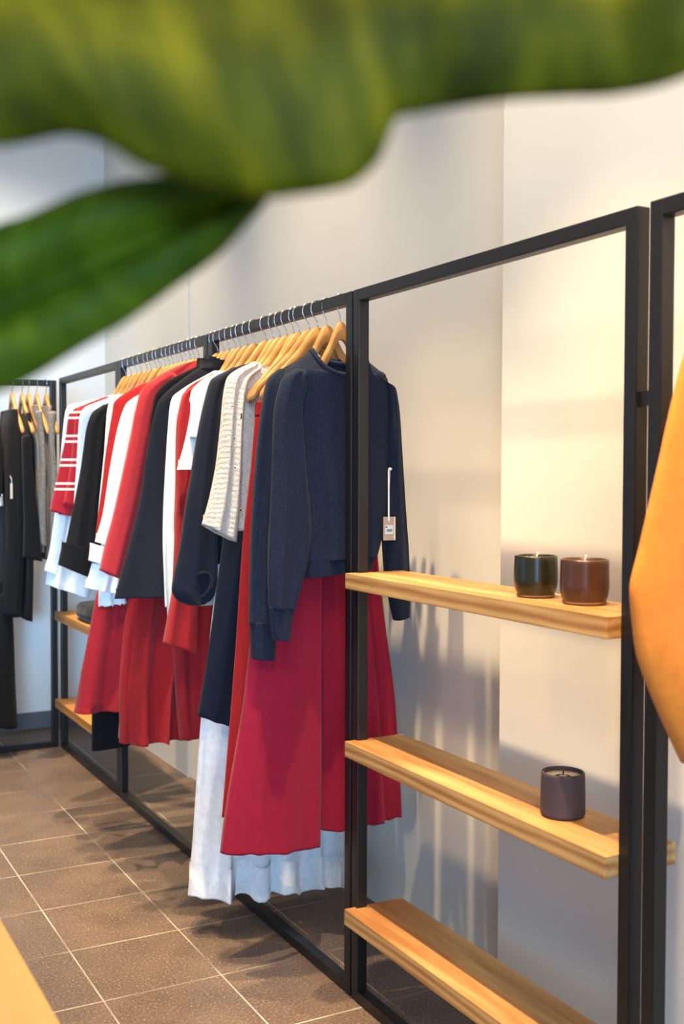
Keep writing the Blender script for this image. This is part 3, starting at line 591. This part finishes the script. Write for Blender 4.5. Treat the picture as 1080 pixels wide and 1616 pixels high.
g = garment('shirt', 'longest white shirt with curled open hem at the far end', 'shirt', 4.34, 'white shirts on the far rail')
cloth('body', [(1.22, 1.642, 1.54, 1.642), (1.158, 1.625, 1.602, 1.625), (1.106, 1.599, 1.654, 1.599), (1.085, 1.431, 1.675, 1.431), (1.074, 1.319, 1.686, 1.319), (1.059, 1.196, 1.701, 1.196), (1.046, 1.086, 1.218, 1.074), (1.034, 1., 1.21, 0.974), (1.026, 0.947, 1.202, 0.904), (1.023, 0.922, 1.186, 0.86)], 4.34, (0.012, 0.040), M['white'], g, folds=(1.5, 0.008, 0.5), inner=0.06)
cloth('sleeve', [(1.1, 1.583, 1.14, 1.574), (1.083, 1.465, 1.124, 1.456), (1.072, 1.319, 1.114, 1.309), (1.052, 1.172, 1.103, 1.159), (1.034, 1.051, 1.083, 1.034), (1.014, 0.976, 1.067, 0.951)], 4.32, (0.010, 0.024), M['white'], g)
g = garment('jacket', 'black jacket edge at the far end beyond the white shirt', 'jacket', 4.44)
cloth('body', [(1.167, 1.63, 1.248, 1.623), (1.128, 1.604, 1.223, 1.597), (1.118, 1.494, 1.209, 1.485), (1.102, 1.318, 1.195, 1.308), (1.091, 1.142, 1.184, 1.13), (1.087, 1.016, 1.179, 1.003)], 4.44, (0.012, 0.02), M['black'], g)

# ---------------------------------------------------------------- lower tier of long skirts on the far rail
g = garment('skirt', 'cherry red pleated midi skirt, leftmost of the long red skirts', 'skirt', 4.0, 'long red skirts on the far rail')
cloth('waistband', [(1.278, 1.484, 1.482, 1.484), (1.276, 1.449, 1.484, 1.449)], 4.0, 0.010, M['redskirt2'], g)
cloth('skirt_panel', [(1.276, 1.452, 1.484, 1.452), (1.217, 1.228, 1.543, 1.228), (1.169, 1.043, 1.591, 1.043), (1.126, 0.904, 1.634, 0.904), (1.097, 0.764, 1.663, 0.764), (1.071, 0.637, 1.689, 0.637), (1.055, 0.541, 1.705, 0.541), (1.043, 0.487, 1.717, 0.487)], 4.0, (0.012, 0.075), M['redskirt2'], g, folds=(4, 0.022, 0.05), M_=140, pleats=((0.25, 0.02, 0.03),))
g = garment('skirt', 'scarlet flared midi skirt in the middle of the long red skirts', 'skirt', 3.70, 'long red skirts on the far rail')
cloth('waistband', [(1.288, 1.476, 1.472, 1.476), (1.284, 1.443, 1.476, 1.443)], 3.70, 0.010, M['redskirt'], g)
cloth('skirt_panel', [(1.284, 1.445, 1.476, 1.445), (1.238, 1.236, 1.522, 1.236), (1.181, 1.063, 1.495, 1.053), (1.142, 0.861, 1.446, 0.852), (1.128, 0.74, 1.418, 0.728), (1.119, 0.611, 1.386, 0.596), (1.119, 0.513, 1.37, 0.503), (1.118, 0.432, 1.36, 0.428)], 3.70, (0.012, 0.070), M['redskirt'], g, folds=(3, 0.026, 0.05), M_=140)
g = garment('skirt', 'deep red skirt in shade, rightmost of the long red skirts', 'skirt', 3.50, 'long red skirts on the far rail')
cloth('waistband', [(1.302, 1.471, 1.458, 1.471), (1.298, 1.439, 1.462, 1.439)], 3.50, 0.010, M['reddark'], g)
cloth('skirt_panel', [(1.298, 1.441, 1.462, 1.441), (1.268, 1.241, 1.492, 1.241), (1.235, 1.033, 1.506, 1.023), (1.239, 0.823, 1.483, 0.808), (1.252, 0.612, 1.448, 0.605), (1.265, 0.471, 1.418, 0.472)], 3.50, (0.012, 0.040), M['reddark'], g, folds=(2.5, 0.012, 0.1))
g = garment('trousers', 'black trousers with hem showing below the cherry red skirt', 'trousers', 4.13)
cloth('leg', [(1.295, 1.488, 1.433, 1.491), (1.232, 1.104, 1.381, 1.101), (1.169, 0.748, 1.33, 0.737), (1.146, 0.51, 1.306, 0.505), (1.143, 0.306, 1.295, 0.315)], 4.13, (0.012, 0.024), M['black'], g)
cloth('waistband', [(1.297, 1.522, 1.438, 1.525), (1.295, 1.483, 1.433, 1.486)], 4.13, 0.012, M['black'], g)

# ---------------------------------------------------------------- clothes at the back wall (seen edge-on)
GB = 'black coats at the back wall'
g = thing('coat', (1.24, 5.5, 1.2), 'black coat beside the left grey tweed jacket at the back wall', 'coat', GB)
cloth('body', [(1.19, 1.639, 1.205, 1.639), (1.187, 1.585, 1.21, 1.586), (1.186, 1.49, 1.213, 1.491), (1.188, 1.311, 1.212, 1.311), (1.189, 1.042, 1.216, 1.042), (1.185, 0.878, 1.215, 0.862), (1.175, 0.653, 1.21, 0.642)], 5.515, (0.15, 0.17), M['black'], g, folds=(1, 0.01, 0.3))
g = thing('coat', (1.19, 5.5, 1.2), 'black long-sleeved coat at the back wall with wide sleeve end', 'coat', GB)
cloth('body', [(1.109, 1.651, 1.152, 1.653), (1.099, 1.577, 1.163, 1.579), (1.096, 1.489, 1.174, 1.49), (1.091, 1.252, 1.182, 1.252), (1.087, 1.045, 1.183, 1.043), (1.077, 0.897, 1.179, 0.893), (1.058, 0.675, 1.166, 0.672)], 5.515, (0.15, 0.18), M['black'], g, folds=(1, 0.01, 0.3))
cloth('sleeve', [(1.13, 1.516, 1.164, 1.517), (1.134, 1.312, 1.186, 1.312), (1.138, 1.108, 1.205, 1.106), (1.132, 0.961, 1.219, 0.941)], 5.24, (0.03, 0.04), M['black'], g)
g = thing('trousers', (1.14, 5.5, 1.0), 'black floor-length trousers below the wide-sleeved black coat at the left edge', 'trousers')
cloth('leg', [(1.053, 0.779, 1.129, 0.776), (1.029, 0.647, 1.134, 0.641), (0.988, 0.517, 1.139, 0.506), (0.975, 0.34, 1.143, 0.325), (0.974, 0.162, 1.151, 0.134)], 5.515, (0.12, 0.15), M['black'], g, folds=(1, 0.008, 0.4))
cloth('waistband', [(1.056, 0.833, 1.126, 0.829), (1.053, 0.773, 1.129, 0.77)], 5.515, 0.11, M['black'], g)
g = thing('coat', (1.12, 5.5, 1.2), 'black coat at the left edge of the back wall rail', 'coat', GB)
cloth('body', [(1.013, 1.581, 1.076, 1.583), (0.996, 1.487, 1.084, 1.489), (0.988, 1.312, 1.086, 1.311), (0.982, 1.241, 1.08, 1.241)], 5.515, (0.15, 0.17), M['black'], g, folds=(1, 0.01, 0.3))
cloth('cuff', [(0.994, 1.253, 1.085, 1.252), (0.993, 1.197, 1.088, 1.196)], 5.515, 0.165, M['white'], g)
g['label'] = 'short black jacket with white cuff at the left edge of the back wall rail'; g['category'] = 'jacket'; g.name = 'jacket'
g = thing('jacket', (1.26, 5.5, 1.2), 'grey tweed jacket at the back wall, left of two', 'jacket', 'grey tweed jackets')
cloth('body', [(1.22, 1.675, 1.241, 1.676), (1.219, 1.622, 1.252, 1.623), (1.219, 1.52, 1.251, 1.521), (1.224, 1.371, 1.256, 1.371), (1.226, 1.192, 1.261, 1.191), (1.23, 1.011, 1.266, 1.01), (1.23, 0.975, 1.263, 0.974)], 5.515, (0.15, 0.18), M['greytweed'], g, folds=(1, 0.01, 0.3))
cloth('sleeve', [(1.201, 1.636, 1.23, 1.631), (1.212, 1.518, 1.241, 1.519), (1.219, 1.371, 1.246, 1.371), (1.207, 1.194, 1.245, 1.193), (1.203, 1.016, 1.247, 1.009)], 5.27, (0.02, 0.04), M['greytweed'], g)
g = thing('jacket', (1.32, 5.5, 1.2), 'grey tweed jacket at the back wall, right one next to the post', 'jacket', 'grey tweed jackets')
cloth('body', [(1.264, 1.671, 1.318, 1.673), (1.27, 1.623, 1.306, 1.624), (1.275, 1.492, 1.308, 1.492), (1.277, 1.311, 1.31, 1.311), (1.273, 1.131, 1.309, 1.13), (1.269, 0.938, 1.302, 0.937)], 5.515, (0.15, 0.18), M['greytweed'], g, folds=(1, 0.01, 0.3))
cloth('sleeve', [(1.259, 1.632, 1.295, 1.627), (1.264, 1.49, 1.288, 1.49), (1.269, 1.342, 1.299, 1.342), (1.263, 1.193, 1.292, 1.193), (1.261, 0.955, 1.282, 0.942)], 5.27, (0.02, 0.03), M['greytweed'], g)

# ---------------------------------------------------------------- rust orange top at the right edge
g = garment('batwing_top', 'rust orange batwing top hanging at the right edge', 'top', 1.19)
cloth('body', [(1.232, 1.58, 1.528, 1.58), (1.21, 1.551, 1.55, 1.551), (1.193, 1.523, 1.567, 1.523), (1.169, 1.449, 1.591, 1.449), (1.147, 1.368, 1.613, 1.368), (1.115, 1.256, 1.645, 1.256), (1.097, 1.194, 1.663, 1.194), (1.103, 1.136, 1.657, 1.136), (1.113, 1.09, 1.647, 1.09), (1.146, 1.024, 1.614, 1.024), (1.175, 0.975, 1.585, 0.975), (1.203, 0.93, 1.557, 0.93)], 1.19, (0.016, 0.045), M['rust'], g, folds=(3, 0.010, 0.4), M_=120)

# ---------------------------------------------------------------- price tag on the sweater sleeve
tp = [(1.503, 1.361, 1.503, 1.361), (1.5, 1.231, 1.502, 1.231), (1.485, 1.238, 1.521, 1.237), (1.485, 1.176, 1.522, 1.175), (1.49, 1.216, 1.514, 1.215), (1.491, 1.192, 1.514, 1.192)]
yt = 2.545
t = thing('price_tag', (tp[1][0], yt, tp[3][1]), 'small brown card price tag on white string at the navy sleeve', 'price tag')
bm = bmesh.new(); box(bm, tp[2][0], tp[2][2], yt - 0.001, yt + 0.001, tp[3][1], tp[2][1]); link('card', bm, M['card'], t)
boxo('card_edge', (tp[2][2] - 0.0045, tp[2][2] + 0.0005, yt - 0.0016, yt - 0.0009, tp[3][1], tp[2][1]), M['wax'], t)
st = boxo('sticker', (tp[4][0], tp[4][2], yt - 0.0018, yt - 0.0009, tp[5][1], tp[4][1]), M['sticker'], t)
sw = tp[4][2] - tp[4][0]; sh = tp[4][1] - tp[5][1]
boxo('printed_mark', (tp[4][0] + sw * 0.02, tp[4][0] + sw * 0.28, yt - 0.0022, yt - 0.0017, tp[4][1] - sh * 0.26, tp[4][1] - sh * 0.12), M['ink'], st)
bm = bmesh.new()
for k in range(7): box(bm, tp[4][0] + sw * (0.22 + 0.095 * k), tp[4][0] + sw * (0.22 + 0.095 * k + 0.06), yt - 0.0022, yt - 0.0017, tp[5][1] + sh * 0.28, tp[5][1] + sh * 0.56)
link('barcode', bm, M['ink'], st)
bm = bmesh.new(); x0, x1 = tp[0][0], tp[1][0] + 0.001
tube(bm, [(x0 + 0.004, yt + 0.004, tp[0][1] + 0.006), (x0 - 0.003, yt, tp[0][1]), (x1 - 0.0012, yt, tp[0][1] - 0.05), (x1 - 0.001, yt - 0.001, tp[1][1]), (x1, yt - 0.003, tp[1][1] - 0.005)], 0.0013, 6)
tube(bm, [(x0 + 0.004, yt + 0.004, tp[0][1] + 0.006), (x0 + 0.001, yt, tp[0][1] - 0.004), (x1 + 0.0015, yt, tp[0][1] - 0.05), (x1 + 0.001, yt - 0.001, tp[1][1]), (x1, yt - 0.003, tp[1][1] - 0.005)], 0.0013, 6)
link('string', bm, M['string'], t, True)
bm = bmesh.new(); bmesh.ops.create_icosphere(bm, subdivisions=2, radius=0.0055); bmesh.ops.scale(bm, vec=(1, 0.7, 0.8), verts=bm.verts); bmesh.ops.translate(bm, vec=(x0 + 0.002, yt, tp[0][1] + 0.003), verts=bm.verts); link('knot', bm, M['string'], t, True)

tq = [(1.089, 1.303, 1.101, 1.303), (1.089, 1.232, 1.1, 1.232)]
t = thing('price_tag', (tq[1][0], 5.30, tq[1][1]), 'tiny cream price tag on the black coats at the left edge', 'price tag')
boxo('card', (tq[1][0], tq[1][2], 5.298, 5.300, tq[1][1], tq[0][1]), M['wax'], t)
bm = bmesh.new(); tube(bm, [(tq[1][2] - 0.004, 5.299, tq[0][1] - 0.004), (tq[1][2] - 0.003, 5.305, tq[0][1] + 0.02), (tq[1][2] - 0.004, 5.335, tq[0][1] + 0.035)], 0.0012, 6); link('string', bm, M['string'], t, True)

# ---------------------------------------------------------------- folded felt bag on the far shelf
bm = bmesh.new(); n = 28
prof = [(0.0, 0.0), (0.5, 0.0), (0.85, 0.006), (0.97, 0.022), (1.0, 0.042), (0.96, 0.062), (0.82, 0.078), (0.5, 0.086), (0.0, 0.088)]
rings = []
for r, z in prof:
    if r == 0: rings.append([bm.verts.new((1.43, 5.03, 0.6745 + z))])
    else: rings.append([bm.verts.new((1.43 + 0.085 * r * math.copysign(abs(math.cos(2 * PI * j / n)) ** 0.6, math.cos(2 * PI * j / n)), 5.03 + 0.18 * r * math.copysign(abs(math.sin(2 * PI * j / n)) ** 0.6, math.sin(2 * PI * j / n)), 0.6745 + z)) for j in range(n)])
for A, B in zip(rings, rings[1:]):
    for j in range(n):
        k = (j + 1) % n
        if len(A) == 1: bm.faces.new((A[0], B[k], B[j]))
        elif len(B) == 1: bm.faces.new((A[j], A[k], B[0]))
        else: bm.faces.new((A[j], A[k], B[k], B[j]))
bmesh.ops.recalc_face_normals(bm, faces=bm.faces)
tag(link('felt_bag', bm, M['greenknit'], None, True), 'dark rounded felt bag lying on the far oak shelf', 'bag')

# ---------------------------------------------------------------- oak table, bottom left
t = thing('oak_table', (-0.2, 1.5, 0), 'light oak table with its corner edge at bottom left', 'table')
boxo('tabletop', (-0.75, 0.297, 0.65, 2.7, 0.715, 0.75), M['table'], t, 0.002)
for x in (-0.70, 0.205):
    for y in (0.70, 2.59): boxo('leg', (x, x + 0.06, y, y + 0.06, 0, 0.716), M['table'], t, 0.002)

# ---------------------------------------------------------------- house plant in front of the lens
t = thing('potted_plant', (-0.35, 0.22, 0), 'large broad green leaves of a plant hanging across the top foreground', 'plant')
def leaf(name, mid, lower, upper, mat, bulge, nu=90, nv=14):
    bm = bmesh.new(); uvl = bm.loops.layers.uv.new('UVMap'); grid = []
    for i in range(nu + 1):
        u = i / nu; row = []
        def at(P): return Vector(crom(P, u * (len(P) - 1)))
        m, lo, up_ = at(mid), at(lower), at(upper)
        for j in range(-nv, nv + 1):
            v = j / nv; e = up_ if v > 0 else lo; a = abs(v)
            p = m.lerp(e, a)
            p = p - cf * bulge * (math.sin(a * PI * 0.9)) + cf * (0.0010 * math.sin(u * 30 + v * 2) * a)
            row.append((bm.verts.new(p), (u, 0.5 + 0.5 * v)))
        grid.append(row)
    for A, B in zip(grid, grid[1:]):
        for j in range(2 * nv):
            q = (A[j], B[j], B[j + 1], A[j + 1])
            try:
                f = bm.faces.new([x[0] for x in q])
            except ValueError: continue
            for lp, x in zip(f.loops, q): lp[uvl].uv = x[1]
    o = link(name, bm, mat, t, True)
    md = o.modifiers.new('thickness', 'SOLIDIFY'); md.thickness = 0.0006; md.offset = 0
    return o
L1m = [(0.0311, 0.4435, 1.5144), (0.0593, 0.4290, 1.5281), (0.0913, 0.4121, 1.5350), (0.1234, 0.3952, 1.5396), (0.1554, 0.3781, 1.5420), (0.1874, 0.3611, 1.5444), (0.2241, 0.3473, 1.5481), (0.2617, 0.3329, 1.5506), (0.3058, 0.3208, 1.5544), (0.3582, 0.3042, 1.5546)]
L1l = [(0.0311, 0.4435, 1.5144), (0.0505, 0.4314, 1.4681), (0.0704, 0.4206, 1.4648), (0.0884, 0.4110, 1.4657), (0.1044, 0.4026, 1.4689), (0.1164, 0.3961, 1.4658), (0.1267, 0.3903, 1.4586), (0.1402, 0.3828, 1.4532), (0.1541, 0.3752, 1.4487), (0.1681, 0.3677, 1.4469), (0.1821, 0.3603, 1.4486), (0.1931, 0.3545, 1.4516), (0.2014, 0.3504, 1.4602), (0.2051, 0.3487, 1.4693), (0.2076, 0.3476, 1.4752), (0.2144, 0.3440, 1.4765), (0.2293, 0.3419, 1.4809), (0.2455, 0.3334, 1.4837), (0.2649, 0.3287, 1.4863), (0.2813, 0.3200, 1.4866), (0.3029, 0.3200, 1.4931), (0.3177, 0.3124, 1.5003), (0.3387, 0.3076, 1.5209), (0.3582, 0.3042, 1.5546)]
L1u = [(0.0311, 0.4435, 1.5144), (0.0596, 0.4298, 1.5530), (0.0918, 0.4132, 1.5690), (0.1239, 0.3964, 1.5804), (0.1560, 0.3795, 1.5873), (0.1880, 0.3625, 1.5897), (0.2247, 0.3486, 1.5928), (0.2622, 0.3342, 1.5912), (0.3062, 0.3217, 1.5830), (0.3582, 0.3042, 1.5546)]
b1 = leaf('leaf', L1m, L1l, L1u, M['leaf'], 0.018)
L2m = [(0.0476, 0.4980, 1.3881), (0.0746, 0.4786, 1.4058), (0.0975, 0.4668, 1.4193), (0.1204, 0.4550, 1.4317), (0.1432, 0.4433, 1.4434), (0.1661, 0.4314, 1.4530), (0.1894, 0.4192, 1.4603)]
L2l = [(0.0476, 0.4980, 1.3881), (0.0719, 0.4788, 1.3749), (0.0879, 0.4705, 1.3806), (0.1016, 0.4634, 1.3863), (0.1176, 0.4552, 1.3967), (0.1337, 0.4470, 1.4076), (0.1497, 0.4389, 1.4195), (0.1635, 0.4319, 1.4308), (0.1750, 0.4262, 1.4412), (0.1834, 0.4221, 1.4520), (0.1894, 0.4192, 1.4603)]
L2u = [(0.0476, 0.4980, 1.3881), (0.0704, 0.4819, 1.4341), (0.0888, 0.4726, 1.4476), (0.1025, 0.4655, 1.4538), (0.1208, 0.4560, 1.4621), (0.1390, 0.4465, 1.4684), (0.1618, 0.4343, 1.4695), (0.1776, 0.4257, 1.4654), (0.1894, 0.4192, 1.4603)]
b2 = leaf('leaf', L2m, L2l, L2u, M['leaf_dark'], 0.012)
p1 = Vector(L1m[0]); p2 = Vector(L2m[0]); base = Vector((-0.35, 0.22, 0.30))
fork = Vector((-0.24, 0.27, 1.30))
bm = bmesh.new()
tube(bm, [base, Vector((-0.34, 0.23, 0.7)), Vector((-0.30, 0.25, 1.05)), fork], [0.014, 0.013, 0.011, 0.009], 10)
tube(bm, [fork, fork.lerp(p1, 0.5) + Vector((-0.02, 0, 0.04)), p1, Vector(L1m[1])], [0.008, 0.007, 0.006, 0.004], 10)
tube(bm, [fork, fork.lerp(p2, 0.5) + Vector((-0.01, 0, 0.02)), p2, Vector(L2m[1])], [0.008, 0.006, 0.005, 0.003], 10)
link('stem', bm, M['stem'], t, True)
bm = bmesh.new(); lathe(bm, [(0, 0.0), (0.12, 0.0), (0.135, 0.02), (0.165, 0.30), (0.172, 0.31), (0.165, 0.315), (0.152, 0.30), (0.150, 0.28), (0, 0.28)], -0.35, 0.22, 48); link('pot', bm, M['pot'], t, True)
bm = bmesh.new(); lathe(bm, [(0, 0.300), (0.08, 0.296), (0.149, 0.288), (0.149, 0.282)], -0.35, 0.22, 32); link('soil', bm, M['soil'], t, True)
